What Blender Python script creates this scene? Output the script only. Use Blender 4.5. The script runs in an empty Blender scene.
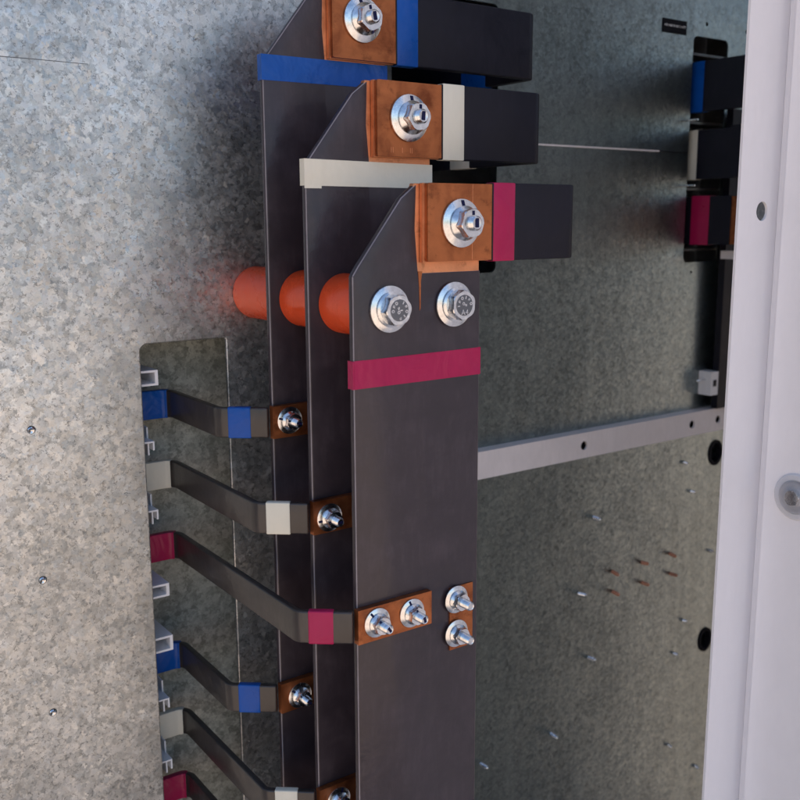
import bpy, bmesh, math, random
from mathutils import Vector, Matrix
random.seed(7)
S = bpy.context.scene
C = S.collection
R = math.radians

# ------------------------------------------------------------------ camera, sky, sun, exposure
CAM_LOC = Vector((0, 0, 0))
yaw, pitch, roll = R(35.52), R(10.60), R(-0.291)
fwd = Vector((math.sin(yaw) * math.cos(pitch), math.cos(yaw) * math.cos(pitch), -math.sin(pitch)))
rgt = Vector((math.cos(yaw), -math.sin(yaw), 0))
upv = rgt.cross(fwd)
r2 = math.cos(roll) * rgt + math.sin(roll) * upv
u2 = -math.sin(roll) * rgt + math.cos(roll) * upv
cam = bpy.data.objects.new('camera', bpy.data.cameras.new('camera'))
C.objects.link(cam)
cam.matrix_world = Matrix(((r2.x, u2.x, -fwd.x, 0), (r2.y, u2.y, -fwd.y, 0), (r2.z, u2.z, -fwd.z, 0), (0, 0, 0, 1)))
cam.data.sensor_width = 36
cam.data.lens = 36 * 964.5 / 800
cam.data.clip_start = 0.01
cam.data.clip_end = 2000
cam.data.dof.use_dof = True
cam.data.dof.focus_distance = 0.66
cam.data.dof.aperture_fstop = 11
S.camera = cam

SUN_EL, SUN_AZ = R(55), R(-14)          # behind the cabinet, a little to the left of its back
sdir = Vector((math.sin(SUN_AZ) * math.cos(SUN_EL), math.cos(SUN_AZ) * math.cos(SUN_EL), math.sin(SUN_EL)))
W = bpy.data.worlds.new('World'); S.world = W; W.use_nodes = True
nt = W.node_tree
sky = nt.nodes.new('ShaderNodeTexSky'); sky.sky_type = 'NISHITA'; sky.sun_disc = False
sky.sun_elevation = SUN_EL; sky.sun_rotation = SUN_AZ
sky.air_density = 1.0; sky.dust_density = 1.6; sky.ozone_density = 1.0
nt.links.new(sky.outputs[0], nt.nodes['Background'].inputs[0])
nt.nodes['Background'].inputs[1].default_value = 0.12
sl = bpy.data.lights.new('sun', 'SUN'); sl.energy = 4.0; sl.angle = R(0.5); sl.color = (1.0, 0.95, 0.88)
so = bpy.data.objects.new('sun', sl); C.objects.link(so)
so.rotation_euler = sdir.to_track_quat('Z', 'Y').to_euler(); so.location = sdir * 20
S.view_settings.view_transform = 'Standard'; S.view_settings.look = 'None'
S.view_settings.exposure = 1.1; S.view_settings.gamma = 1.0
S.view_settings.use_curve_mapping = False
try:
    S.cycles.use_denoising = True; S.cycles.max_bounces = 6; S.cycles.glossy_bounces = 4; S.cycles.transmission_bounces = 4; S.cycles.sample_clamp_indirect = 8
except Exception: pass

# ------------------------------------------------------------------ materials
def mat(name, col, rough=0.5, metal=0.0, spec=0.5, coat=0.0):
    m = bpy.data.materials.new(name); m.use_nodes = True
    b = m.node_tree.nodes['Principled BSDF']
    b.inputs['Base Color'].default_value = (*col, 1); b.inputs['Roughness'].default_value = rough
    b.inputs['Metallic'].default_value = metal; b.inputs['Specular IOR Level'].default_value = spec
    b.inputs['Coat Weight'].default_value = coat; b.inputs['Coat Roughness'].default_value = 0.15
    return m
class N:
    """tiny node helper around one material"""
    def __init__(s, m): s.m = m; s.t = m.node_tree; s.b = s.t.nodes['Principled BSDF']; s.co = s.new('ShaderNodeTexCoord')
    def new(s, k, **kw):
        n = s.t.nodes.new(k)
        for a, v in kw.items(): setattr(n, a, v)
        return n
    def link(s, a, b): s.t.links.new(a, b)
    def geo(s):
        g = s.new('ShaderNodeNewGeometry'); return g.outputs['Position']
    def mapping(s, vec, scale=(1, 1, 1)):
        m = s.new('ShaderNodeMapping'); m.inputs['Scale'].default_value = scale; s.link(vec, m.inputs['Vector']); return m.outputs[0]
    def noise(s, vec, scale, detail=4, rough=0.55, dist=0.0):
        n = s.new('ShaderNodeTexNoise'); n.inputs['Scale'].default_value = scale; n.inputs['Detail'].default_value = detail
        n.inputs['Roughness'].default_value = rough; n.inputs['Distortion'].default_value = dist; s.link(vec, n.inputs['Vector']); return n
    def ramp(s, f, stops):
        r = s.new('ShaderNodeValToRGB'); e = r.color_ramp.elements
        while len(e) < len(stops): e.new(0.5)
        for i, (p, c) in enumerate(stops):
            e[i].position = p; e[i].color = (*c, 1) if isinstance(c, tuple) else (c, c, c, 1)
        s.link(f, r.inputs[0]); return r.outputs[0]
    def rng(s, f, a, b, c=0.0, d=1.0):
        r = s.new('ShaderNodeMapRange'); s.link(f, r.inputs[0])
        r.inputs[1].default_value = c; r.inputs[2].default_value = d; r.inputs[3].default_value = a; r.inputs[4].default_value = b; return r.outputs[0]
    def mix(s, f, a, b, mode='MIX'):
        m = s.new('ShaderNodeMix', data_type='RGBA', blend_type=mode)
        for sock, v in ((m.inputs[0], f), (m.inputs[6], a), (m.inputs[7], b)):
            if hasattr(v, 'is_output'): s.link(v, sock)
            elif isinstance(v, tuple): sock.default_value = (*v, 1)
            else: sock.default_value = v
        return m.outputs[2]
    def math(s, op, a, b):
        m = s.new('ShaderNodeMath', operation=op)
        for i, v in enumerate((a, b)):
            if hasattr(v, 'is_output'): s.link(v, m.inputs[i])
            else: m.inputs[i].default_value = v
        return m.outputs[0]
    def bump(s, h, strength, dist, normal=None):
        b = s.new('ShaderNodeBump'); b.inputs['Strength'].default_value = strength; b.inputs['Distance'].default_value = dist
        s.link(h, b.inputs['Height'])
        if normal is not None: s.link(normal, b.inputs['Normal'])
        return b.outputs[0]

def galvanised(name, scale, tilt, col_lo, col_hi, r_lo, r_hi, streak=0.0, blotch=(0.75, 1.0), warp=0.010, metal=1.0, curls=0.0, flash=0.0):
    m = mat(name, (0.5, 0.5, 0.5), 0.35, metal); n = N(m); P = n.geo()
    # warped coordinates make ragged spangle flakes
    w1 = n.noise(P, scale * 0.9, 3, 0.6)
    vm = n.new('ShaderNodeVectorMath', operation='SUBTRACT'); n.link(w1.outputs['Color'], vm.inputs[0]); vm.inputs[1].default_value = (0.5, 0.5, 0.5)
    vs = n.new('ShaderNodeVectorMath', operation='SCALE'); n.link(vm.outputs[0], vs.inputs[0]); vs.inputs['Scale'].default_value = warp
    va = n.new('ShaderNodeVectorMath', operation='ADD'); n.link(P, va.inputs[0]); n.link(vs.outputs[0], va.inputs[1])
    v = n.new('ShaderNodeTexVoronoi'); v.inputs['Scale'].default_value = scale; n.link(va.outputs[0], v.inputs['Vector'])
    v2 = n.new('ShaderNodeTexVoronoi'); v2.inputs['Scale'].default_value = scale * 0.45; n.link(va.outputs[0], v2.inputs['Vector'])
    sep = n.new('ShaderNodeSeparateColor'); n.link(v.outputs['Color'], sep.inputs[0])
    sep2 = n.new('ShaderNodeSeparateColor'); n.link(v2.outputs['Color'], sep2.inputs[0])
    f = n.math('ADD', n.math('MULTIPLY', sep.outputs[0], 0.5), n.math('MULTIPLY', sep2.outputs[1], 0.5))
    big = n.noise(P, 9, 4, 0.6)
    fine = n.noise(P, scale * 3, 3, 0.6)
    f2 = n.math('ADD', n.math('MULTIPLY', f, 0.8), n.math('MULTIPLY', fine.outputs['Fac'], 0.2))
    col = n.ramp(f2, [(0.12, tuple(c * 0.8 for c in col_lo)), (0.30, col_lo), (0.72, col_hi), (0.95, tuple(min(1, c * 1.12) for c in col_hi))])
    bl = n.rng(big.outputs['Fac'], blotch[0], blotch[1], 0.3, 0.7)
    mul = n.mix(1.0, col, bl, 'MULTIPLY')
    if streak:
        st = n.noise(n.mapping(P, (1, 1, 0.12)), 60, 4, 0.65)
        sr = n.ramp(st.outputs['Fac'], [(0.42, 0.0), (0.75, 1.0)])
        mul = n.mix(n.math('MULTIPLY', sr, streak), mul, tuple(min(1, c * 1.5) for c in col_hi))
        dull = n.noise(P, 22, 6, 0.7, 0.6)
        mul = n.mix(n.math('MULTIPLY', n.ramp(dull.outputs['Fac'], [(0.48, 0.0), (0.66, 1.0)]), 0.22), mul, tuple(c * 1.4 for c in col_lo))
    if curls:      # short ragged dark outlines round some flakes
        ve = n.new('ShaderNodeTexVoronoi', feature='DISTANCE_TO_EDGE'); ve.inputs['Scale'].default_value = scale * 0.62; n.link(va.outputs[0], ve.inputs['Vector'])
        ln = n.ramp(ve.outputs['Distance'], [(0.02, 1.0), (0.09, 0.0)])
        gate = n.ramp(n.noise(P, scale * 0.8, 2).outputs['Fac'], [(0.50, 0.0), (0.60, 1.0)])
        cf = n.math('MULTIPLY', n.math('MULTIPLY', ln, gate), curls)
        mul = n.mix(cf, mul, tuple(c * 0.45 for c in col_lo))
    # fine dark specks
    sp = n.new('ShaderNodeTexVoronoi'); sp.inputs['Scale'].default_value = scale * 0.5; n.link(P, sp.inputs['Vector'])
    spk = n.ramp(sp.outputs['Distance'], [(0.05, 0.55), (0.10, 1.0)])
    mul = n.mix(0.25, mul, n.mix(1.0, mul, spk, 'MULTIPLY'))
    n.link(mul, n.b.inputs['Base Color'])
    n.link(n.rng(sep.outputs[1], r_lo, r_hi), n.b.inputs['Roughness'])
    # per-flake tilt of the normal
    g = n.new('ShaderNodeNewGeometry')
    t0 = n.new('ShaderNodeVectorMath', operation='SUBTRACT'); n.link(v.outputs['Color'], t0.inputs[0]); t0.inputs[1].default_value = (0.5, 0.5, 0.5)
    t1 = n.new('ShaderNodeVectorMath', operation='SCALE'); n.link(t0.outputs[0], t1.inputs[0]); n.link(n.ramp(sep2.outputs[2], [(0.74, tilt), (0.97, max(tilt, flash))]), t1.inputs['Scale'])
    t2 = n.new('ShaderNodeVectorMath', operation='ADD'); n.link(g.outputs['Normal'], t2.inputs[0]); n.link(t1.outputs[0], t2.inputs[1])
    t3 = n.new('ShaderNodeVectorMath', operation='NORMALIZE'); n.link(t2.outputs[0], t3.inputs[0])
    warpn = n.noise(P, 6, 2)
    nb = n.bump(warpn.outputs['Fac'], 0.25, 0.01, t3.outputs[0])
    n.link(nb, n.b.inputs['Normal'])
    return m

def scuffed(name, col, rough, spec=0.5, amt=0.25, bump=0.08, bscale=140, coat=0.0, dust=(0.2, 0.19, 0.2), dust_amt=0.12, wave=0.0):
    """painted / plastic skin with faint mottling, dust and micro relief"""
    m = mat(name, col, rough, 0.0, spec, coat); n = N(m); P = n.geo()
    a = n.noise(P, 35, 6, 0.65, 0.4); b = n.noise(n.mapping(P, (1, 1, 0.2)), 220, 3, 0.6)
    base = n.mix(n.rng(a.outputs['Fac'], 0.0, 1.0, 0.3, 0.7), tuple(c * (1 - amt) for c in col), tuple(c * (1 + amt) for c in col))
    dst = n.ramp(n.math('MULTIPLY', a.outputs['Fac'], b.outputs['Fac']), [(0.24, 0.0), (0.5, 1.0)])
    base = n.mix(n.math('MULTIPLY', dst, dust_amt), base, dust)
    n.link(base, n.b.inputs['Base Color'])
    n.link(n.rng(a.outputs['Fac'], rough * 0.8, min(1, rough * 1.25), 0.3, 0.7), n.b.inputs['Roughness'])
    c = n.noise(P, bscale, 4, 0.6)
    nb = n.bump(c.outputs['Fac'], bump, 0.002)
    if wave: nb = n.bump(n.noise(P, 38, 3, 0.5, 0.5).outputs['Fac'], wave, 0.004, nb); n.link(nb, n.b.inputs['Coat Normal'])
    n.link(nb, n.b.inputs['Normal'])
    return m

def copper_mat(name, lo, hi, rough):
    m = mat(name, hi, rough, 0.8); n = N(m); P = n.geo()
    a = n.noise(P, 45, 5, 0.6, 0.5); br = n.noise(n.mapping(P, (0.06, 1, 1)), 900, 3, 0.6)
    f = n.math('ADD', n.math('MULTIPLY', a.outputs['Fac'], 0.93), n.math('MULTIPLY', br.outputs['Fac'], 0.07))
    c = n.ramp(f, [(0.32, lo), (0.55, hi), (0.75, tuple(min(1, x * 1.25) for x in hi))])
    st = n.noise(P, 110, 5, 0.7)
    c = n.mix(n.math('MULTIPLY', n.ramp(st.outputs['Fac'], [(0.56, 0.0), (0.68, 1.0)]), 0.45), c, tuple(x * 0.45 for x in lo))
    n.link(c, n.b.inputs['Base Color'])
    n.link(n.rng(a.outputs['Fac'], rough * 0.8, rough * 1.4, 0.3, 0.7), n.b.inputs['Roughness'])
    n.link(n.bump(br.outputs['Fac'], 0.03, 0.001), n.b.inputs['Normal'])
    return m

def zinc_mat(name):
    m = mat(name, (0.72, 0.74, 0.78), 0.2, 1.0); n = N(m); P = n.geo()
    a = n.noise(P, 350, 4, 0.6)
    n.link(n.ramp(a.outputs['Fac'], [(0.3, (0.58, 0.60, 0.63)), (0.65, (0.80, 0.82, 0.84))]), n.b.inputs['Base Color'])
    n.link(n.rng(a.outputs['Fac'], 0.14, 0.30, 0.3, 0.7), n.b.inputs['Roughness'])
    n.link(n.bump(a.outputs['Fac'], 0.05, 0.001), n.b.inputs['Normal'])
    return m

M = dict(
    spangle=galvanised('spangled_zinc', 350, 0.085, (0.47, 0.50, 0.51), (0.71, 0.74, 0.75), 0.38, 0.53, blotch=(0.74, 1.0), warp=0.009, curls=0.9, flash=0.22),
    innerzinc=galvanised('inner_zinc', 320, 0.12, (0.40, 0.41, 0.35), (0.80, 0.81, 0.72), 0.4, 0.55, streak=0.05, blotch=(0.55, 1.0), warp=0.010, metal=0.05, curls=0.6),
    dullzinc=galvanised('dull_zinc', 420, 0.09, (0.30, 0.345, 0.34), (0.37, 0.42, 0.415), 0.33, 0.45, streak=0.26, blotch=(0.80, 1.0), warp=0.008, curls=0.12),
    sleeve=scuffed('black_sleeve', (0.035, 0.026, 0.033), 0.44, 0.35, 0.22, 0.10, 160, coat=0.30, dust=(0.15, 0.115, 0.13), dust_amt=0.16, wave=0.12),
    hsleeve=scuffed('blue_black_sleeve', (0.009, 0.009, 0.0165), 0.5, 0.22, 0.2, 0.10, 160, coat=0.05, dust=(0.05, 0.05, 0.07), dust_amt=0.10, wave=0.2),
    bsleeve=scuffed('branch_sleeve', (0.034, 0.028, 0.026), 0.42, 0.45, 0.18, 0.06, 200, coat=0.35, dust=(0.16, 0.14, 0.13), dust_amt=0.10, wave=0.2),
    copper=copper_mat('copper_face', (0.20, 0.055, 0.020), (0.42, 0.140, 0.052), 0.36),
    cuthin=copper_mat('copper_cut', (0.52, 0.20, 0.09), (0.74, 0.32, 0.155), 0.40),
    zinc=zinc_mat('zinc_plating'),
    zincdark=mat('grimy_zinc', (0.16, 0.17, 0.19), 0.45, 1.0),
    orange=scuffed('red_insulator', (0.74, 0.078, 0.018), 0.26, 0.45, 0.10, 0.05, 60, dust=(0.6, 0.2, 0.1), dust_amt=0.10, wave=0.1),
    blue=scuffed('blue_tape', (0.003, 0.078, 0.37), 0.32, 0.28, 0.08, 0.06, 120, dust_amt=0.04, wave=0.7),
    white=scuffed('white_tape', (0.74, 0.71, 0.60), 0.45, 0.35, 0.05, 0.06, 120, dust=(0.5, 0.46, 0.38), dust_amt=0.15, wave=0.3),
    magenta=scuffed('magenta_tape', (0.38, 0.010, 0.075), 0.32, 0.28, 0.08, 0.06, 120, dust_amt=0.04, wave=0.7),
    paint=scuffed('lilac_white_paint', (0.84, 0.83, 0.86), 0.36, 0.5, 0.02, 0.05, 420, dust=(0.55, 0.52, 0.53), dust_amt=0.10),
    rail=scuffed('rail_grey', (0.86, 0.80, 0.80), 0.36, 0.5, 0.06, 0.05, 300, dust=(0.45, 0.42, 0.42), dust_amt=0.2),
    plastic=scuffed('grey_plastic', (0.86, 0.86, 0.88), 0.4, 0.5, 0.04, 0.03, 200),
    ink=mat('blue_ink', (0.006, 0.008, 0.05), 0.6, 0, 0.2),
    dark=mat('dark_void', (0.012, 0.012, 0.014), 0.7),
    label=mat('label_black', (0.006, 0.006, 0.010), 0.7, 0, 0.15),
    scratchm=mat('scratch_grey', (0.12, 0.13, 0.14), 0.5, 0.6),
    edge_shine=scuffed('painted_edge_shine', (0.23, 0.205, 0.225), 0.4, 0.5, 0.3, 0.05, 200),
    print=mat('label_print', (0.75, 0.75, 0.75), 0.5),
    rust=scuffed('brown_screw', (0.55, 0.24, 0.14), 0.45, 0.5),
    shell=scuffed('shell_grey', (0.5, 0.5, 0.5), 0.5),
)
g = mat('paving', (0.4, 0.35, 0.3), 0.9); n = N(g); P = n.geo()
a = n.noise(P, 1.3, 6, 0.6); b = n.noise(P, 40, 4, 0.6)
n.link(n.ramp(n.math('ADD', n.math('MULTIPLY', a.outputs['Fac'], 0.7), n.math('MULTIPLY', b.outputs['Fac'], 0.3)),
       [(0.3, (0.38, 0.27, 0.19)), (0.55, (0.53, 0.40, 0.30)), (0.75, (0.60, 0.47, 0.37))]), n.b.inputs['Base Color'])
n.link(n.bump(b.outputs['Fac'], 0.3, 0.01), n.b.inputs['Normal'])
M['ground'] = g
cap = mat('clear_cap', (0.86, 0.87, 0.9), 0.08); cap.node_tree.nodes['Principled BSDF'].inputs['Transmission Weight'].default_value = 0.93
M['cap'] = cap
M['capring'] = mat('cap_ring', (0.62, 0.63, 0.67), 0.15)

# ------------------------------------------------------------------ mesh helpers
def obj(name, bm, m, parent=None, smooth=None):
    bmesh.ops.recalc_face_normals(bm, faces=bm.faces)
    if parent is not None: bmesh.ops.translate(bm, verts=bm.verts, vec=-origin(parent))
    me = bpy.data.meshes.new(name); bm.to_mesh(me); bm.free()
    me.materials.append(M[m] if isinstance(m, str) else m)
    if smooth is not None:
        for p in me.polygons: p.use_smooth = len(p.vertices) <= 4 or p.area < 4e-4
        me.set_sharp_from_angle(angle=R(smooth))
    o = bpy.data.objects.new(name, me); C.objects.link(o)
    if parent is not None: o.parent = parent
    return o
def origin(o):
    v = Vector((0, 0, 0))
    while o is not None: v += o.location; o = o.parent
    return v
def thing(name, label, cat, loc, group=None):
    o = bpy.data.objects.new(name, None); C.objects.link(o); o.location = loc
    o.empty_display_size = 0.01
    return tag(o, label, cat, group)
def tag(o, label, cat, group=None):
    o['label'] = label; o['category'] = cat
    if group: o['group'] = group
    return o
def structure(o): o['kind'] = 'structure'; return o
def bevel(bm, w, seg=2, ang=25):
    es = [e for e in bm.edges if len(e.link_faces) == 2 and e.calc_face_angle(0) > R(ang)]
    if w > 0 and es: bmesh.ops.bevel(bm, geom=es, offset=w, segments=seg, profile=0.5, affect='EDGES', clamp_overlap=True)
    return bm
def box(x0, x1, y0, y1, z0, z1, bw=0.0, seg=2, bm=None):
    own = bm is None
    if own: bm = bmesh.new()
    v = [bm.verts.new((x, y, z)) for x in (x0, x1) for y in (y0, y1) for z in (z0, z1)]
    for f in ((0, 1, 3, 2), (4, 6, 7, 5), (0, 4, 5, 1), (2, 3, 7, 6), (0, 2, 6, 4), (1, 5, 7, 3)): bm.faces.new([v[i] for i in f])
    if own and bw: bevel(bm, bw, seg)
    return bm
def prism_xz(poly, y0, y1, bw=0.0, seg=2, bm=None):
    own = bm is None
    if own: bm = bmesh.new()
    a = [bm.verts.new((x, y0, z)) for x, z in poly]; b = [bm.verts.new((x, y1, z)) for x, z in poly]
    bm.faces.new(a); bm.faces.new(b[::-1])
    for i in range(len(poly)): j = (i + 1) % len(poly); bm.faces.new((a[j], a[i], b[i], b[j]))
    if own:
        bmesh.ops.recalc_face_normals(bm, faces=bm.faces)
        if bw: bevel(bm, bw, seg)
    return bm
def rrect(x0, x1, z0, z1, r, seg=5):
    if not isinstance(r, (list, tuple)): r = [r] * 4      # order: bottom-left, bottom-right, top-right, top-left
    out = []
    for k, (cx, cz, a0) in enumerate(((x0 + r[0], z0 + r[0], 180), (x1 - r[1], z0 + r[1], 270), (x1 - r[2], z1 - r[2], 0), (x0 + r[3], z1 - r[3], 90))):
        for i in range(seg + 1):
            t = R(a0 + 90 * i / seg); out.append((cx + r[k] * math.cos(t), cz + r[k] * math.sin(t)))
    return out
def circle(cx, cz, r, n=24, ry=None): return [(cx + r * math.cos(2 * math.pi * i / n), cz + (ry or r) * math.sin(2 * math.pi * i / n)) for i in range(n)]
def plate_xz(outer, holes, y0, y1):
    """flat sheet with real openings, thickness y0..y1"""
    bm = bmesh.new(); es = []
    for loop in [outer] + holes:
        vs = [bm.verts.new((x, y0, z)) for x, z in loop]
        es += [bm.edges.new((vs[i], vs[(i + 1) % len(vs)])) for i in range(len(vs))]
    bmesh.ops.triangle_fill(bm, use_beauty=True, use_dissolve=False, edges=es)
    r = bmesh.ops.extrude_face_region(bm, geom=list(bm.faces))
    bmesh.ops.translate(bm, verts=[v for v in r['geom'] if isinstance(v, bmesh.types.BMVert)], vec=(0, y1 - y0, 0))
    return bm
def lathe(prof, seg=40, bm=None):
    """profile of (radius, height) turned round the -Y axis, height towards the viewer"""
    own = bm is None
    if own: bm = bmesh.new()
    rings = []
    for r, h in prof:
        if r < 1e-7: rings.append([bm.verts.new((0, -h, 0))])
        else: rings.append([bm.verts.new((r * math.cos(2 * math.pi * i / seg), -h, r * math.sin(2 * math.pi * i / seg))) for i in range(seg)])
    for a, b in zip(rings, rings[1:]):
        for i in range(seg):
            j = (i + 1) % seg
            if len(a) == 1: bm.faces.new((a[0], b[i], b[j]))
            elif len(b) == 1: bm.faces.new((a[i], a[j], b[0]))
            else: bm.faces.new((a[i], a[j], b[j], b[i]))
    return bm
def hexa(af, h0, h1, rot=0.0, ch=0.12, hole=0.0):
    """hexagon with rounded-off corners on the viewer's side"""
    bm = bmesh.new(); rc = af / math.sqrt(3); prof = []
    K = 48
    def ring(h, lim):
        out = []
        for i in range(K):
            t = 2 * math.pi * i / K
            a = (t - rot) % (math.pi / 3) - math.pi / 6
            r = min(af / 2 / math.cos(a), lim); out.append(bm.verts.new((r * math.cos(t), -h, r * math.sin(t))))
        return out
    hh = (h1 - h0)
    rs = [ring(h0, 9), ring(h1 - hh * ch * 1.3, 9), ring(h1 - hh * ch * 0.5, rc * 0.97), ring(h1, rc * 0.91)]
    for a, b in zip(rs, rs[1:]):
        for i in range(K): j = (i + 1) % K; bm.faces.new((a[i], a[j], b[j], b[i]))
    bm.faces.new(rs[-1]); bm.faces.new(rs[0][::-1])
    return bm
def fillet(pts, rad, seg=6):
    pts = [Vector(p) for p in pts]; out = [pts[0]]
    for i in range(1, len(pts) - 1):
        r = rad[i - 1] if isinstance(rad, (list, tuple)) else rad
        a = (pts[i - 1] - pts[i]).normalized(); b = (pts[i + 1] - pts[i]).normalized()
        ang = a.angle(b); t = r / math.tan(ang / 2)
        c = pts[i] + (a + b).normalized() * (r / math.sin(ang / 2))
        p0 = pts[i] + a * t; p1 = pts[i] + b * t
        a0 = p0 - c; a1 = p1 - c
        for k in range(seg + 1):
            f = k / seg; om = a0.angle(a1)
            v = (a0 * math.sin((1 - f) * om) + a1 * math.sin(f * om)) / math.sin(om); out.append(c + v)
    out.append(pts[-1]); return out
def sub_path(path, s0, s1):
    out = []; acc = 0.0
    for p, q in zip(path, path[1:]):
        L = (q - p).length
        if L < 1e-9: continue
        a, b = max(s0, acc), min(s1, acc + L)
        if a < b:
            pa, pb = p.lerp(q, (a - acc) / L), p.lerp(q, (b - acc) / L)
            if not out: out.append(pa)
            out.append(pb)
        acc += L
    return out
def s_of(path, test):
    acc = 0.0
    for p, q in zip(path, path[1:]):
        if test(q): return acc
        acc += (q - p).length
    return acc
def strip(path, th, z0, z1, bw=0.0, seg=2):
    """flat bar standing on edge that follows a path in plan, thickness th"""
    L, Rr = [], []
    for i, p in enumerate(path):
        d = (path[min(i + 1, len(path) - 1)] - path[max(i - 1, 0)]).normalized(); nrm = Vector((-d.y, d.x))
        L.append(p + nrm * th / 2); Rr.append(p - nrm * th / 2)
    bm = bmesh.new(); rows = []
    for l, r in zip(L, Rr):
        rows.append([bm.verts.new((l.x, l.y, z0)), bm.verts.new((r.x, r.y, z0)), bm.verts.new((r.x, r.y, z1)), bm.verts.new((l.x, l.y, z1))])
    for a, b in zip(rows, rows[1:]):
        for k in range(4): j = (k + 1) % 4; bm.faces.new((a[k], a[j], b[j], b[k]))
    bm.faces.new(rows[0][::-1]); bm.faces.new(rows[-1])
    bmesh.ops.recalc_face_normals(bm, faces=bm.faces)
    if bw:
        es = [e for e in bm.edges if len(e.link_faces) == 2 and e.calc_face_angle(0) > R(50)]
        bmesh.ops.bevel(bm, geom=es, offset=bw, segments=seg, profile=0.5, affect='EDGES', clamp_overlap=True)
    return bm

# ------------------------------------------------------------------ the setting: ground and unseen cabinet shell
Yw = 0.665                                   # the galvanised partition behind the bars
bm = bmesh.new(); bmesh.ops.create_grid(bm, x_segments=1, y_segments=1, size=600)
bmesh.ops.translate(bm, verts=bm.verts, vec=(0, 0, -1.3)); structure(obj('ground', bm, 'ground'))
structure(obj('unseen_roof', box(-0.47, 1.32, 0.43, 1.02, 0.80, 0.815), 'shell'))  # unseen roof, back and sides added to keep the sun off the bars
structure(obj('unseen_back', box(-0.47, 1.32, 1.005, 1.02, -1.298, 0.798), 'shell'))
structure(obj('unseen_side', box(-0.47, -0.455, 0.43, 1.003, -1.298, 0.798), 'shell'))
structure(obj('unseen_side', box(1.305, 1.32, 0.43, 1.003, -1.298, 0.798), 'shell'))
structure(obj('cabinet_floor', box(-0.453, 1.303, 0.43, 1.003, -1.298, -1.25), 'shell'))

# ------------------------------------------------------------------ spangled sheet with tall opening (left)
cut = rrect(0.2465, 0.3137, -0.66, -0.0870, [0.004, 0.004, 0.0022, 0.006])
sh = [circle(0.1677, z, 0.0029, 16) for z in (-0.1389, -0.2461, -0.3460)]
t = thing('galvanised_sheet', 'bright spangled galvanised sheet with a tall opening where the branch bars come out', 'metal sheet', (0.0, Yw, -1.249))
b = plate_xz([(-0.452, -1.249), (0.455, -1.249), (0.455, 0.797), (-0.452, 0.797)], [cut] + sh, Yw, Yw + 0.002)
es = [e for e in b.edges if len(e.link_faces) == 2 and e.calc_face_angle(0) > R(60) and all(0.24 < v.co.x < 0.32 and v.co.y < Yw + 0.001 for v in e.verts)]
bmesh.ops.bevel(b, geom=es, offset=0.0009, segments=2, profile=0.5, affect='EDGES')
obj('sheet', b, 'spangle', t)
for z in (-0.1389, -0.2461, -0.3460):
    b = lathe([(0.0027, 0.0), (0.0027, 0.0022), (0.0020, 0.0030), (0.0009, 0.0026), (0, 0.0016)], 16)
    bmesh.ops.rotate(b, verts=b.verts, cent=(0, 0, 0), matrix=Matrix.Rotation(R(12), 3, 'X'))
    bmesh.ops.translate(b, verts=b.verts, vec=(0.1677, Yw + 0.0026, z)); obj('screw_end', b, 'zinc', t, 30)
obj('scratch', prism_xz([(0.150, 0.1020), (0.186, 0.1023), (0.2218, 0.1021), (0.2218, 0.1025), (0.186, 0.1028), (0.150, 0.1026)], Yw - 0.0001, Yw + 0.0003), 'scratchm', t)
tag(obj('inner_sheet', box(0.05, 0.45, 0.742, 0.744, -1.0, 0.3), 'innerzinc'), 'mottled galvanised sheet seen through the tall opening behind the branch bars', 'metal sheet')

# ------------------------------------------------------------------ dull sheet (right) with two bar openings
Xs0, Xs1 = 0.4555, 1.303
holes = [rrect(0.468, 0.5815, -0.0475, 0.1815, 0.006), rrect(0.8440, 0.9010, -0.0465, 0.1825, 0.006),
         circle(0.8583, -0.0568, 0.0016, 12), circle(0.864, 0.1953, 0.0021, 12), circle(0.9316, 0.1946, 0.0024, 12),
         circle(0.9175, -0.2640, 0.0120, 24, 0.0150), circle(0.9170, -0.4920, 0.0120, 24, 0.0150)]
t = thing('rear_sheet', 'dull grey galvanised sheet with rectangular bar openings behind the black bars', 'metal sheet', (0.6, Yw, -1.249))
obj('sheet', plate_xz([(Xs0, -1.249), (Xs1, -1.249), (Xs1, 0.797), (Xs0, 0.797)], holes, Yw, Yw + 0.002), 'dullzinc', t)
obj('seam_lip', box(0.583, 0.797, Yw - 0.0016, Yw - 0.0001, 0.0658, 0.0674), 'rail', t)
obj('seam_groove', box(0.797, 0.842, Yw - 0.0006, Yw - 0.0001, 0.0660, 0.0672), 'dark', t)
# dark grommets inside the two round openings
for z in (-0.2640, -0.4920):
    b = plate_xz(circle(0.9175, z, 0.0119, 24, 0.0149), [circle(0.9175, z, 0.0085, 24, 0.0112)], Yw - 0.0015, Yw + 0.006)
    obj('grommet', b, 'label', t)
# horizontal rail with three holes
rh = [circle(x, -0.2211, 0.0045, 20) for x in (0.6888, 0.8558, 0.9012)]
t = thing('support_rail', 'pale grey steel rail with round holes crossing the dull sheet', 'rail', (0.7, Yw - 0.012, -0.234))
obj('rail_face', plate_xz([(0.46, -0.2338), (1.25, -0.2338), (1.25, -0.2080), (0.46, -0.2080)], rh, Yw - 0.0135, Yw - 0.0115), 'rail', t)
obj('rail_flange', box(0.46, 1.25, Yw - 0.0114, Yw - 0.0002, -0.2100, -0.2080), 'rail', t)
obj('rail_flange', box(0.46, 1.25, Yw - 0.0114, Yw - 0.0002, -0.2338, -0.2318), 'rail', t)
obj('rail_hole_dark', box(0.47, 1.24, Yw - 0.0030, Yw - 0.0004, -0.2312, -0.2106), 'dark', t)  # black sheet put in as the darkness inside the rail holes

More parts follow.
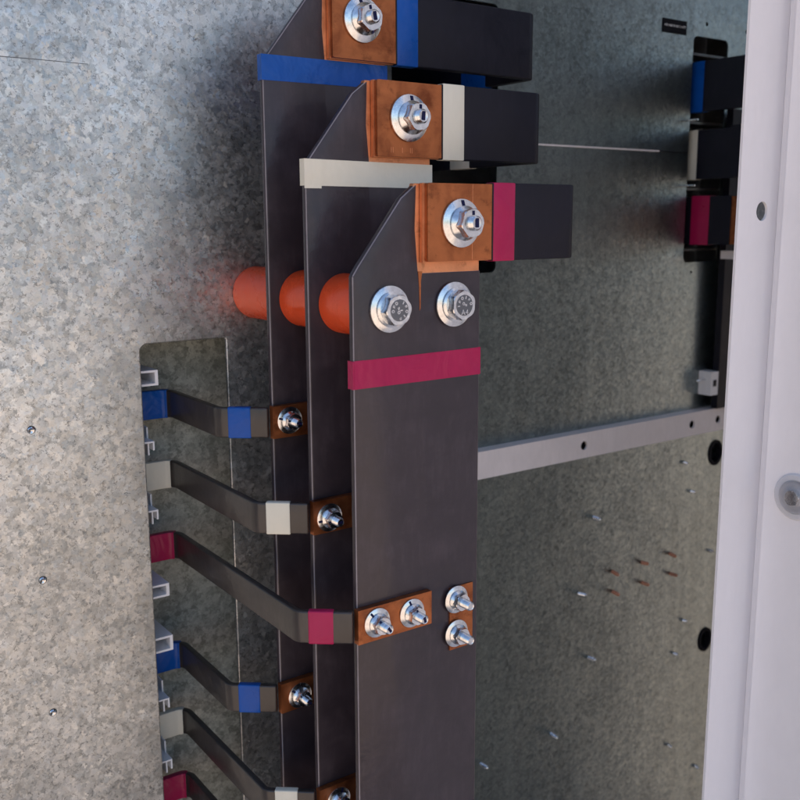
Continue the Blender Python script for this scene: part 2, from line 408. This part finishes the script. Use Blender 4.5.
# printed label
t = thing('label_plate', 'small black printed label stuck on the dull sheet above the bar opening', 'label', (0.8133, Yw - 0.0008, 0.1812))
obj('plate', box(0.7952, 0.8314, Yw - 0.0009, Yw - 0.0001, 0.1812, 0.1942, 0.0002), 'label', t)
x = 0.7975
while x < 0.8290:
    w = random.choice((0.0010, 0.0014, 0.0017)); h = random.choice((0.0018, 0.0022, 0.0022))
    b = box(x, x + w * 0.35, Yw - 0.0011, Yw - 0.00095, 0.1872, 0.1872 + h)
    box(x + w * 0.35, x + w, Yw - 0.0011, Yw - 0.00095, 0.1872 + h * random.choice((0.0, 0.4, 0.7)), 0.1872 + h * random.choice((0.75, 1.0)), bm=b)
    obj('letter', b, 'print', t); x += w + 0.0007

# ------------------------------------------------------------------ fasteners
def copies(root, loc, rot=0.0, label=None, group=None):
    r = root.copy(); C.objects.link(r); r.location = loc; r.rotation_euler = (0, rot, 0)
    if label: r['label'] = label
    if group: r['group'] = group
    for ch in root.children:
        c = ch.copy(); C.objects.link(c); c.parent = r
        for g_ in ch.children:
            d_ = g_.copy(); C.objects.link(d_); d_.parent = c
    return r
def thread(r, h0, h1, pitch):
    prof = [(0, h0), (r * 0.9, h0)]; h = h0
    while h + pitch < h1 - 0.001:
        prof += [(r, h + pitch * 0.35), (r, h + pitch * 0.5), (r * 0.88, h + pitch)]; h += pitch
    prof += [(r, h1 - 0.0010), (r * 0.78, h1), (r * 0.70, h1), (r * 0.55, h1 - 0.0002), (0, h1 - 0.0002)]
    return prof
def nut_bolt(name, label, wr, af, nh, sr, sh, group, marks=True, rot=0.2):
    t = thing(name, label, 'bolt', (0, 0, 0), group)
    wh = wr * 0.16
    obj('washer', lathe([(sr, 0), (wr * 0.97, 0), (wr, wh * 0.3), (wr * 0.985, wh * 0.62), (wr * 0.93, wh * 0.75), (wr * 0.62, wh * 1.45), (sr * 1.02, wh * 1.5), (sr, wh * 1.5)], 48), 'zinc', t, 25)
    nb = lathe([(sr, wh * 1.5), (wr * 0.70, wh * 1.5), (wr * 0.71, wh * 2.0), (wr * 0.60, wh * 2.7), (af * 0.5, wh * 3.1), (sr, wh * 3.1)], 48)
    obj('flange', nb, 'zinc', t, 25)
    nt_ = obj('nut', hexa(af, wh * 2.6, wh * 1.5 + nh, rot, 0.16), 'zinc', t, 22)
    st = obj('stud', lathe(thread(sr, wh * 1.2, sh, sr * 0.28), 28), 'zinc', t, 20)
    if marks:
        top = wh * 1.5 + nh
        m1 = bmesh.new(); hw = wr * 0.048
        # a stripe of ink from washer over nut to the end of the stud
        for (z0, z1, h) in ((wr * 0.66, wr * 0.93, wh * 1.05),):
            a = [m1.verts.new((sx * hw * 1.6, -(h + dh), z)) for z, dh in ((z0, wh * 0.42), (z1, -wh * 0.22)) for sx in (-1, 1)]
            m1.faces.new((a[0], a[1], a[3], a[2]))
        box(-hw * 1.4, hw * 1.4, -(top + 0.00012), -(top - 0.0004), sr * 1.08, af * 0.47, bm=m1)
        box(-hw * 1.8, hw * 1.8, -(sh + 0.00010), -(sh - 0.0004), -sr * 0.55, sr * 0.68, bm=m1)
        obj('ink_mark', m1, 'ink', t)
    return t
D, dd = 0.4869, 0.053
Yv = {'magenta': D, 'white': D + dd, 'blue': D + 2 * dd}           # front face of each upright bar
Zh = {'magenta': -0.0020, 'white': 0.0647, 'blue': 0.1330}           # centre height of each crosswise bar
HH = 0.0248
big = nut_bolt('bolt', 'large zinc flange nut with ink stripe on the copper end beside magenta tape', 0.0153, 0.0165, 0.0090, 0.0046, 0.0165, 'large nuts clamping the crosswise bars')
big.location = (0.3905, Yv['magenta'] - 0.0065, -0.0025)
copies(big, (0.3890, Yv['white'] - 0.0065, 0.0657), R(4), 'large zinc flange nut with ink stripe on the copper end beside white tape')
copies(big, (0.3880, Yv['blue'] - 0.0065, 0.1355), R(-12), 'large zinc flange nut with ink stripe on the copper end beside blue tape')
small = nut_bolt('bolt', 'small zinc nut on the copper tail of the upper blue branch bar', 0.0098, 0.0108, 0.0058, 0.0032, 0.0150, 'small nuts clamping the branch bars')
Zb = {'b1': -0.1393, 'w1': -0.1955, 'm1': -0.2541, 'b2': -0.3478, 'w2': -0.4062, 'm2': -0.4640}
small.location = (0.3236, Yv['blue'] - 0.0050, Zb['b1'] + 0.0005); small.rotation_euler = (0, R(-75), 0)
copies(small, (0.3228, Yv['white'] - 0.0050, Zb['w1'] - 0.001), R(-100), 'small zinc nut on the copper tail of the upper white taped branch bar')
copies(small, (0.3262, Yv['blue'] - 0.0050, Zb['b2'] - 0.001), R(-50), 'small zinc nut on the copper tail of the lower blue branch bar')
copies(small, (0.3258, Yv['white'] - 0.0050, Zb['w2'] - 0.001), R(20), 'small zinc nut on the copper tail of the lower white taped branch bar')
copies(small, (0.3248, Yv['magenta'] - 0.0050, Zb['m1'] + 0.0006), R(-35), 'small zinc nut beside the bend on the long copper tail of the magenta branch bar')
copies(small, (0.3524, Yv['magenta'] - 0.0050, Zb['m1'] + 0.0002), R(-15), 'small zinc nut near the tip of the long copper tail of the magenta branch bar')
sq = nut_bolt('bolt', 'upper zinc nut on the upright copper pad of the front bar', 0.0098, 0.0108, 0.0058, 0.0032, 0.0165, 'nuts on the copper pad', marks=False)
sq.location = (0.3925, Yv['magenta'] - 0.0015, -0.2553)
copies(sq, (0.3928, Yv['magenta'] - 0.0015, -0.2800), R(17), 'lower zinc nut on the upright copper pad of the front bar')
# hexagon-headed bolts with raised marks
def head_bolt(name, label, loc, rot, letters):
    t = thing(name, label, 'bolt', (0, 0, 0), 'hexagon headed bolts on the front bar'); wr = 0.0146
    obj('washer', lathe([(0.005, 0), (wr * 0.97, 0), (wr, 0.0008), (wr * 0.985, 0.0015), (wr * 0.93, 0.0018), (wr * 0.66, 0.0031), (0.005, 0.0033)], 48), 'zinc', t, 25)
    obj('flange', lathe([(0.005, 0.0033), (wr * 0.76, 0.0033), (wr * 0.76, 0.0042), (wr * 0.66, 0.0050), (0.005, 0.0052)], 48), 'zinc', t, 25)
    hd = obj('head', hexa(0.0172, 0.0051, 0.0112, rot, 0.12), 'zinc', t, 22)
    obj('recess', lathe([(0, 0.01115), (0.0064, 0.01115), (0.0067, 0.01128), (0.0064, 0.01134), (0, 0.01134)], 32), 'zincdark', hd)
    for i, (ang, rad) in enumerate(letters):
        ch = bmesh.new()
        cx, cz = rad * math.cos(R(ang)), rad * math.sin(R(ang))
        k = i % 3
        if k == 0: box(-0.0007, -0.0001, -0.01165, -0.0112, -0.0009, 0.0008, bm=ch); box(0.0002, 0.0006, -0.01165, -0.0112, -0.0006, 0.0009, bm=ch)
        elif k == 9: box(-0.0004, 0.0004, -0.01165, -0.0112, -0.0010, 0.0010, bm=ch); box(0.0004, 0.0010, -0.01165, -0.0112, 0.0003, 0.0010, bm=ch)
        elif k == 1:
            b2 = plate_xz(circle(0, 0, 0.0010, 12, 0.0011), [circle(0, 0, 0.0005, 12, 0.0006)], -0.01165, -0.0112); me = bpy.data.meshes.new('tmp'); b2.to_mesh(me); ch.from_mesh(me); b2.free(); bpy.data.meshes.remove(me)
        elif k == 2: box(-0.0003, 0.0004, -0.01165, -0.0112, -0.0010, 0.0009, bm=ch)
        else: box(-0.0010, 0.0010, -0.01165, -0.0112, 0.0003, 0.0009, bm=ch); box(-0.0003, 0.0003, -0.01165, -0.0112, -0.0010, 0.0003, bm=ch)
        bmesh.ops.rotate(ch, verts=ch.verts, cent=(0, 0, 0), matrix=Matrix.Rotation(R(90 - ang), 3, 'Y'))
        bmesh.ops.translate(ch, verts=ch.verts, vec=(cx, 0, cz)); obj('raised_mark', ch, 'zinc', hd)
    t.location = loc
    return t, hd
head_bolt('bolt', 'zinc hexagon bolt head on the front bar next to the chamfered corner', (0.3393, D - 0.0004, -0.0541), 0.15,
          [(150, 0.0050), (120, 0.0050), (60, 0.0052), (25, 0.0052), (-10, 0.0052), (-45, 0.0050), (-85, 0.0050), (185, 0.0050), (0, 0.0012), (120, 0.0014), (240, 0.0014)])
t, hd = head_bolt('bolt', 'zinc hexagon bolt head on the front bar below the exposed copper edge', (0.3900, D - 0.0004, -0.0538), 0.45,
          [(150, 0.0050), (115, 0.0050), (80, 0.0050), (45, 0.0050), (10, 0.0052), (185, 0.0050), (0, 0.0010), (130, 0.0014)])
cu = bpy.data.curves.new('mark_text', 'FONT'); cu.body = 'A4'; cu.size = 0.0050; cu.extrude = 0.00025; cu.align_x = 'CENTER'; cu.align_y = 'CENTER'
to = bpy.data.objects.new('mark_text', cu); C.objects.link(to)
bpy.context.view_layer.update()
me = bpy.data.meshes.new_from_object(to.evaluated_get(bpy.context.evaluated_depsgraph_get()))
bpy.data.objects.remove(to); me.name = 'raised_letters'
me.transform(Matrix.Translation((0, -0.0114, -0.0046)) @ Matrix.Rotation(R(90), 4, 'X')); me.materials.clear(); me.materials.append(M['zinc'])
lt = bpy.data.objects.new('raised_letters', me); C.objects.link(lt); lt.parent = hd

# ------------------------------------------------------------------ upright bars
XL, XR, TH = 0.3127, 0.4130, 0.0052
tapeZ = {'magenta': (-0.1017, -0.0840), 'white': (0.0210, 0.0372), 'blue': (0.0915, 0.1078)}
vlabel = {'magenta': 'front upright black sleeved busbar with a magenta band below two bolt heads',
          'white': 'middle upright black sleeved busbar with a white band under its chamfered corner',
          'blue': 'rearmost upright black sleeved busbar with a blue band under its chamfered corner'}
ZB = -1.05
for col in ('magenta', 'white', 'blue'):
    y = Yv[col]; zc = Zh[col]; zt = zc + HH
    t = thing('upright_busbar', vlabel[col], 'busbar', (0.363, y, ZB), 'upright busbars in line')
    k0 = zc - 0.0290                       # start of the chamfer
    bar = [(XL, ZB), (XR, ZB), (XR, zc - 0.0305), (0.3625, zc - 0.0305), (0.3602, zc - 0.0040), (0.3613, zt - 0.0004),
           (0.3490, zt - 0.0098), (0.3172, k0 + 0.0036), (XL + 0.0004, k0 - 0.0022)]
    b = prism_xz(bar, y, y + TH, 0.0015, 3)
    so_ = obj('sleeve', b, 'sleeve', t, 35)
    so_.data.materials.append(M['edge_shine'])           # edge highlights painted onto the sleeve corners as a lighter colour
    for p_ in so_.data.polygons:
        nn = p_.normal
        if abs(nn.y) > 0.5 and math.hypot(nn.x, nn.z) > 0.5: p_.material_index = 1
    cop = [(0.3560, zc - 0.0450), (XR - 0.0012, zc - 0.0450), (XR - 0.0012, zt - 0.0010), (0.3590, zt - 0.0010), (0.3575, zt - 0.0060)]
    obj('copper_tongue', prism_xz(cop, y + 0.0004, y + TH - 0.0004, 0.0003, 1), 'cuthin', t)
    if col == 'magenta':       # slit in the sleeve where a sliver of copper shows
        obj('copper_sliver', prism_xz([(0.3618, zc - 0.0300), (0.3650, zc - 0.0300), (0.3640, zc - 0.0360), (0.3637, zc - 0.0530), (0.3630, zc - 0.0545), (0.3626, zc - 0.0400)], y - 0.00025, y + 0.001), 'copper', t)
    z0, z1 = tapeZ[col]
    b = box(XL - 0.0003, XR + 0.0003, y - 0.0003, y + TH + 0.0003, z0, z1, 0.0010, 3)
    for v_ in b.verts: v_.co.z += (v_.co.x - 0.363) * {'magenta': 0.006, 'white': -0.010, 'blue': 0.008}[col] + 0.0002 * math.sin(v_.co.x * 400 + v_.co.z * 900)
    tp = obj('tape_band', b, col, t, 35)
    if col == 'white':
        obj('tape_overlap', box(XL - 0.0005, XL + 0.0120, y - 0.0005, y - 0.00035, z0 - 0.0013, z1 - 0.0002), col, tp)
    if col == 'magenta':
        obj('tape_overlap', box(XL + 0.0008, XL + 0.0080, y - 0.0005, y - 0.00035, z0 + 0.0002, z1 - 0.0002), col, tp)
        obj('copper_pad', box(0.3877, 0.4079, y - 0.0010, y + 0.0008, -0.2918, -0.2465, 0.0003, 1), 'copper', t)

# ------------------------------------------------------------------ crosswise L-shaped bars (left set)
corner = {'magenta': 0.4948, 'white': 0.5115, 'blue': 0.5535}
legtape = {'magenta': (0.640, 0.660), 'white': (0.609, 0.634), 'blue': (0.640, 0.672)}
for col in ('magenta', 'white', 'blue'):
    y = Yv[col]; zc = Zh[col]; X = corner[col]
    t = thing('crosswise_busbar', f'black sleeved crosswise busbar with {col} tape next to its bare copper end', 'busbar', (0.4, y - 0.003, zc - HH), 'crosswise busbars bolted to the uprights')
    ht = HH - 0.0008
    obj('copper_layer', box(0.3632, 0.4175, y - 0.0031, y - 0.0001, zc - ht - 0.0004, zc + ht, 0.0004, 2), 'cuthin', t)
    fr = obj('copper_layer', prism_xz(rrect(0.3640 + (0.0008 if col == 'magenta' else 0), 0.4176, zc - ht, zc + ht, [0.0012, 0.0005, 0.0005, 0.0012], 3), y - 0.0064, y - 0.0033, 0.0004, 2), 'copper', t)
    if col == 'magenta': obj('scribed_line', box(0.4000, 0.4004, y - 0.0066, y - 0.0063, zc - ht + 0.0005, zc + ht - 0.0005), 'cuthin', fr)
    if col == 'white':
        for xx in (0.3745, 0.3760, 0.3835, 0.3900, 0.3915): obj('stamped_mark', box(xx, xx + 0.0004, y - 0.0066, y - 0.0063, zc - ht + 0.0025, zc - ht + 0.0060), 'cuthin', fr)
    th = 0.0078; yc = y - 0.0033; xc = X - th / 2
    path = fillet([(0.4165, yc), (xc, yc), (xc, 0.90)], 0.0062, 6)
    obj('sleeve', strip(path, th, zc - HH, zc + HH, 0.0010, 3), 'hsleeve', t, 35)
    tp = sub_path(path, 0.0006, 0.0193)
    obj('tape_band', strip(tp, th + 0.0006, zc - HH - 0.0003, zc + HH + 0.0003, 0.0008, 2), col, t, 35)
    a0 = (0.4165 - xc); L1 = sum((q - p).length for p, q in zip(path, path[1:])) - (0.90 - legtape[col][0])
    obj('tape_band', strip(sub_path(path, L1, L1 + legtape[col][1] - legtape[col][0]), th + 0.0006, zc - HH - 0.0003, zc + HH + 0.0003, 0.0008, 2), col, t, 35)

# ------------------------------------------------------------------ bars coming out of the second opening (right set)
rtape = {'magenta': (0.6440, 0.6665), 'white': (0.6630, 0.6860), 'blue': (0.6590, 0.6850)}
for col in ('magenta', 'white', 'blue'):
    zc = Zh[col] + (-0.0005 if col == 'magenta' else 0.0); x0 = 0.856; th = 0.008
    t = thing('crosswise_busbar', f'black sleeved busbar with {col} tape leaving the opening beside the white post', 'busbar', (x0, 0.58, zc - HH), 'busbars in the second opening')
    y0 = 0.6180 if col == 'magenta' else (0.617 if col == 'white' else 0.55)
    obj('sleeve', box(x0, x0 + th, y0, 0.90, zc - HH, zc + HH, 0.001, 2), 'hsleeve', t, 35)
    if col == 'magenta': obj('copper_end', box(x0 + 0.0008, x0 + th - 0.0008, 0.545, y0 + 0.004, zc - HH + 0.0006, zc + HH - 0.0006, 0.0004), 'copper', t)
    elif col == 'white': obj('joint_sleeve', box(x0 - 0.0022, x0 + th + 0.0022, 0.545, y0 + 0.004, zc - HH + 0.001, zc + HH + 0.002, 0.001), 'hsleeve', t, 35)
    a, b_ = rtape[col]
    obj('tape_band', box(x0 - 0.0004, x0 + th + 0.0004, a, b_, zc - HH - 0.0004, zc + HH + 0.0004, 0.0008, 2), col, t, 35)
# combs that separate these bars inside the openings
for k, (x0, x1) in enumerate(((0.8425, 0.9022),)):
    for zz, lb in ((0.1655, 'dark slim insulating strip across the second opening above the blue taped bar'), (0.0975, 'dark slim insulating strip across the second opening between blue and white taped bars'),
               (0.0300, 'dark slim insulating strip across the second opening between white and magenta taped bars'), (-0.0335, 'dark slim insulating strip across the second opening under the magenta taped bar')):
        tag(obj('insulating_strip', box(x0, x1, Yw + 0.0025, Yw + 0.030, zz - 0.0012, zz + 0.0012, 0.0004), 'bsleeve'), lb, 'strip', 'strips in the second opening')
for zz, lb in ((0.0985, 'short bright metal pin beside the blue taped bar on the dull sheet'), (0.0330, 'short bright metal pin beside the white taped bar on the dull sheet')):
    b = lathe([(0, 0), (0.0011, 0), (0.0011, 0.014), (0.0008, 0.0148), (0, 0.0148)], 12)
    bmesh.ops.rotate(b, verts=b.verts, cent=(0, 0, 0), matrix=Matrix.Rotation(R(0), 3, 'Z'))
    bmesh.ops.translate(b, verts=b.verts, vec=(0.8385, Yw, zz)); tag(obj('pin', b, 'zinc', None, 30), lb, 'pin', 'pins by the second opening')
# dark upright conductor behind the post, and the small white block on it
t = thing('upright_conductor', 'dark upright sleeved conductor half hidden behind the white post', 'busbar', (0.905, 0.645, -0.207))
obj('sleeve', box(0.893, 0.960, 0.648, 0.656, -0.2075, 0.112, 0.001, 2), 'hsleeve', t, 35)
obj('end_block', box(0.884, 0.894, 0.628, 0.6478, -0.0430, -0.0345, 0.001), 'plastic', t)
t = thing('terminal_block', 'small white plastic block with a pin just above the pale rail', 'clamp', (0.875, 0.630, -0.19))
obj('body', box(0.880, 0.8925, 0.648, 0.6645, -0.1915, -0.1655, 0.0012), 'plastic', t)
obj('face_slot', box(0.884, 0.889, 0.6474, 0.6482, -0.1815, -0.1745), 'hsleeve', t)
b = lathe([(0, 0), (0.0009, 0), (0.0009, 0.015), (0, 0.0155)], 10); bmesh.ops.rotate(b, verts=b.verts, cent=(0, 0, 0), matrix=Matrix.Rotation(R(-90), 3, 'Z'))
bmesh.ops.translate(b, verts=b.verts, vec=(0.8805, 0.656, -0.1745)); obj('pin', b, 'zinc', t, 30)

# ------------------------------------------------------------------ red stand-off insulators
def standoff(y0, y1, label):
    L = y1 - y0; r = 0.0197
    b = lathe([(0, 0), (r * 0.95, 0), (r, 0.0012), (r, L - 0.0012), (r * 0.95, L), (0, L)], 48)
    bmesh.ops.translate(b, verts=b.verts, vec=(0.3400, y1, -0.0540)); o = obj('standoff_insulator', b, 'orange', None, 30)
    tag(o, label, 'insulator', 'red stand-off insulators'); return o
standoff(D + TH + 0.0001, D + dd - 0.0001, 'red round stand-off between the front and middle upright bars')
standoff(D + dd + TH + 0.0001, D + 2 * dd - 0.0001, 'red round stand-off between the middle and rearmost upright bars')
standoff(D + 2 * dd + TH + 0.0001, Yw - 0.0001, 'red round stand-off between the rearmost upright bar and the spangled sheet')

# ------------------------------------------------------------------ branch bars through the tall opening
def branch(col, z, label, tail=0.369):
    yb = Yv[col]; th = 0.0050; h = 0.0107
    t = thing('branch_bar', label, 'busbar', (0.283, yb, z - h), 'branch bars bent through the tall opening')
    path = fillet([(0.17, 0.7055), (0.2835, 0.7055), (0.2822, yb + 0.021), (0.3118, yb - 0.0032), (0.330, yb - 0.0032)], [0.0090, 0.0085, 0.0090], 7)
    tot = s_of(path, lambda p: p.x > 0.3095 and p.y < yb + 0.002)
    sl_ = sub_path(path, 0, tot)
    obj('sleeve', strip(sl_, th, z - h, z + h, 0.0012, 3), 'bsleeve', t, 35)
    obj('copper_tail', box(0.3108, tail, yb - 0.0050, yb - 0.0002, z - 0.0115, z + 0.0115, 0.0005, 2), 'copper', t)
    sA = s_of(path, lambda p: p.x > 0.2755)
    sA = 0.2815 - 0.17
    obj('tape_band', strip(sub_path(path, 0.03, sA), th + 0.0008, z - h - 0.0004, z + h + 0.0004, 0.0012, 3), col, t, 35)
    # second band sits on the slanting run just before the bar
    acc = 0; s0 = s1 = None
    for p, q in zip(path, path[1:]):
        L = (q - p).length
        if p.y < yb + 0.03 and s0 is None and q.x >= 0.2872: s0 = acc + L * max(0, (0.2872 - p.x)) / max(1e-6, q.x - p.x)
        if p.y < yb + 0.03 and s1 is None and q.x >= 0.3000: s1 = acc + L * (0.3000 - p.x) / (q.x - p.x)
        acc += L
    obj('tape_band', strip(sub_path(path, s0, s1), th + 0.0007, z - h - 0.0004, z + h + 0.0004, 0.0010, 3), col, t, 35)
branch('blue', Zb['b1'], 'topmost branch bar with two blue bands bolted to the rearmost upright')
branch('white', Zb['w1'], 'upper branch bar with two white bands bolted to the middle upright')
branch('magenta', Zb['m1'], 'upper branch bar with two magenta bands and a long copper tail on the front upright')
branch('blue', Zb['b2'], 'lower branch bar with two blue bands below the upper magenta one')
branch('white', Zb['w2'], 'lower branch bar with two white bands below the lower blue one')
branch('magenta', Zb['m2'], 'lowest branch bar showing a magenta band in the tall opening')

# grey plastic guard beside the branch bars
t = thing('terminal_guard', 'pale grey plastic guard with hollow boxes at the edge of the tall opening', 'guard', (0.255, 0.69, -0.48))
obj('strip', box(0.235, 0.2605, 0.7150, 0.7170, -0.60, -0.095), 'plastic', t)
def hollow(x1, z0, z1, w=0.0016):
    x1 *= 0.978; z0 *= 0.978; z1 *= 0.978; x0 = 0.240; yf, yk = 0.674, 0.7148
    b = box(x0, x1, yf, yk, z1 - w, z1); box(x0, x1, yf, yk, z0, z0 + w, bm=b); box(x1 - w * 1.5, x1, yf, yk, z0 + w, z1 - w, bm=b); box(x0, x1 - w * 1.5, yk - 0.004, yk, z0 + w, z1 - w, bm=b)
    obj('guard_box', b, 'plastic', t)
def hook(x1, z0, z1, w=0.0012):
    x1 *= 0.978; z0 *= 0.978; z1 *= 0.978; x0 = 0.240; yf, yk = 0.674, 0.7148; zm = (z0 + z1) / 2
    b = box(x0, x1, yf, yk, zm, zm + w); box(x1 - w, x1, yf, yf + 0.008, z0, zm, bm=b); box(x1 - w * 3.5, x1 - w * 2.5, yf + 0.003, yk, z0 - 0.004, zm, bm=b); box(x1 - w, x1, yf + 0.012, yk, zm + w, z1 + 0.004, bm=b)
    obj('guard_hook', b, 'plastic', t)
hollow(0.2683, -0.1218, -0.1101); hook(0.2628, -0.1714, -0.1597); hook(0.2630, -0.2260, -0.2130)
hollow(0.2686, -0.2895, -0.2790); hollow(0.2694, -0.3350, -0.3225); hook(0.2640, -0.3830, -0.3690); hook(0.2636, -0.4366, -0.4220)

# ------------------------------------------------------------------ white post and unseen door added beside it
Yp = 0.42
t = thing('frame_post', 'lilac white painted steel door frame with a round hole beside the dull sheet', 'door frame', (0.62, Yp, -1.248))
ph = [circle(0.6179, 0.0045, 0.0066, 28, 0.0068)]
obj('front_flange', plate_xz([(0.5895, -1.248), (0.6600, -1.248), (0.6600, 0.797), (0.5915, 0.797)], ph, Yp, Yp + 0.002), 'paint', t)
obj('inner_channel', box(0.640, 0.700, Yp + 0.030, Yp + 0.032, -1.248, 0.797), 'zinc', t)
b = box(0.6260, 0.6440, -0.06, 0.4085, -1.248, 0.797, 0.0030, 4)
obj('side_panel', b, 'paint', t, 35)
obj('panel_web', box(0.6360, 0.6420, 0.4086, Yp - 0.0002, -1.247, 0.796), 'paint', t)
structure(obj('unseen_door', box(0.6460, 1.32, 0.28, 0.298, -1.248, 0.797), 'paint'))  # out of view, added to keep the bay behind it dark
# clear domed cap over a screw on the side panel
t = thing('domed_cover', 'clear domed plastic cap over a screw on the lilac white panel', 'cap', (0.6259, 0.3827, -0.1995), None)
def toX(b):   # turn the lathe axis from -Y to -X and move it to the panel
    bmesh.ops.rotate(b, verts=b.verts, cent=(0, 0, 0), matrix=Matrix.Rotation(R(-90), 3, 'Z'))
    bmesh.ops.translate(b, verts=b.verts, vec=(0.6259, 0.3827, -0.1995)); return b
obj('flange', toX(lathe([(0, 0), (0.0170, 0), (0.0172, 0.0007), (0.0160, 0.0016), (0.0128, 0.0018), (0.0120, 0.0012), (0, 0.0011)], 48)), 'capring', t, 30)
obj('dome', toX(lathe([(0.0118, 0.0012), (0.0116, 0.0035), (0.0100, 0.0060), (0.0070, 0.0076), (0.0035, 0.0083), (0, 0.0085)], 40)), 'cap', t, 60)
obj('screw_head', toX(hexa(0.0100, 0.0012, 0.0048, 0.2)), 'zinc', t, 25)

# ------------------------------------------------------------------ screw ends poking through the dull sheet
tips = [(0.7225, -0.3044, 0), (0.7037, -0.3832, 0), (0.7220, -0.4598, 0), (0.6683, -0.5299, 0), (0.5723, -0.5301, 0),
        (0.8773, -0.4576, 2), (0.8639, -0.4948, 2), (0.8614, -0.6088, 2), (0.9150, -0.6550, 2), (0.9185, -0.3813, 2), (0.8645, -0.2672, 2), (0.8795, -0.3033, 2),
        (0.7546, -0.3705, 1), (0.8009, -0.3705, 1), (0.8479, -0.3701, 1), (0.7558, -0.3934, 1), (0.8024, -0.3939, 1), (0.8496, -0.3941, 1)]
lab = ['bright screw end poking out closest under the pale rail', 'bright screw end level with the brown screws, between them and the front busbar',
       'bright screw end just below the double row of brown screws', 'bright screw end low on the dull sheet, clear of any opening or busbar', 'bright screw end low on the dull sheet close beside the front busbar',
       'grey screw stub close above the lower round opening', 'grey screw stub level with the lower round opening', 'grey screw stub standing alone below the lower round opening',
       'lowest grey screw stub at the edge of the white post', 'grey screw stub at the white post level with the brown screws', 'grey screw stub under the rail beside the upper round opening',
       'grey screw stub a little below the upper round opening'] + [f'brown screw end in the {r_} row of six, {c_}' for r_ in ('upper', 'lower') for c_ in ('farthest from the white post', 'in the middle of its row', 'closest to the white post')]
grp = ['bright screw ends', 'brown screw ends in a double row', 'grey screw stubs near the post']
meshes = {}
for (x, z, k), lb in zip(tips, lab):
    if k not in meshes:
        L = (0.011, 0.010, 0.006)[k]; r = (0.0022, 0.0021, 0.0019)[k]
        prof = [(0, 0), (r * 0.9, 0)]
        h = 0.0
        while h < L - 0.002: prof += [(r, h + 0.0006), (r * 0.8, h + 0.0012)]; h += 0.0012
        prof += [(r * 0.7, L - 0.0008), (r * 0.25, L), (0, L)]
        o = obj('screw_end', lathe(prof, 12), ('zinc', 'rust', 'zinc')[k], None, 30); meshes[k] = o.data
    else:
        o = bpy.data.objects.new('screw_end', meshes[k]); C.objects.link(o)
    o.location = (x - 0.002, Yw - 0.0001, z); o.rotation_euler = (R(random.uniform(-10, 10)), 0, R(random.uniform(-10, 10)))
    tag(o, lb, 'screw', grp[k])
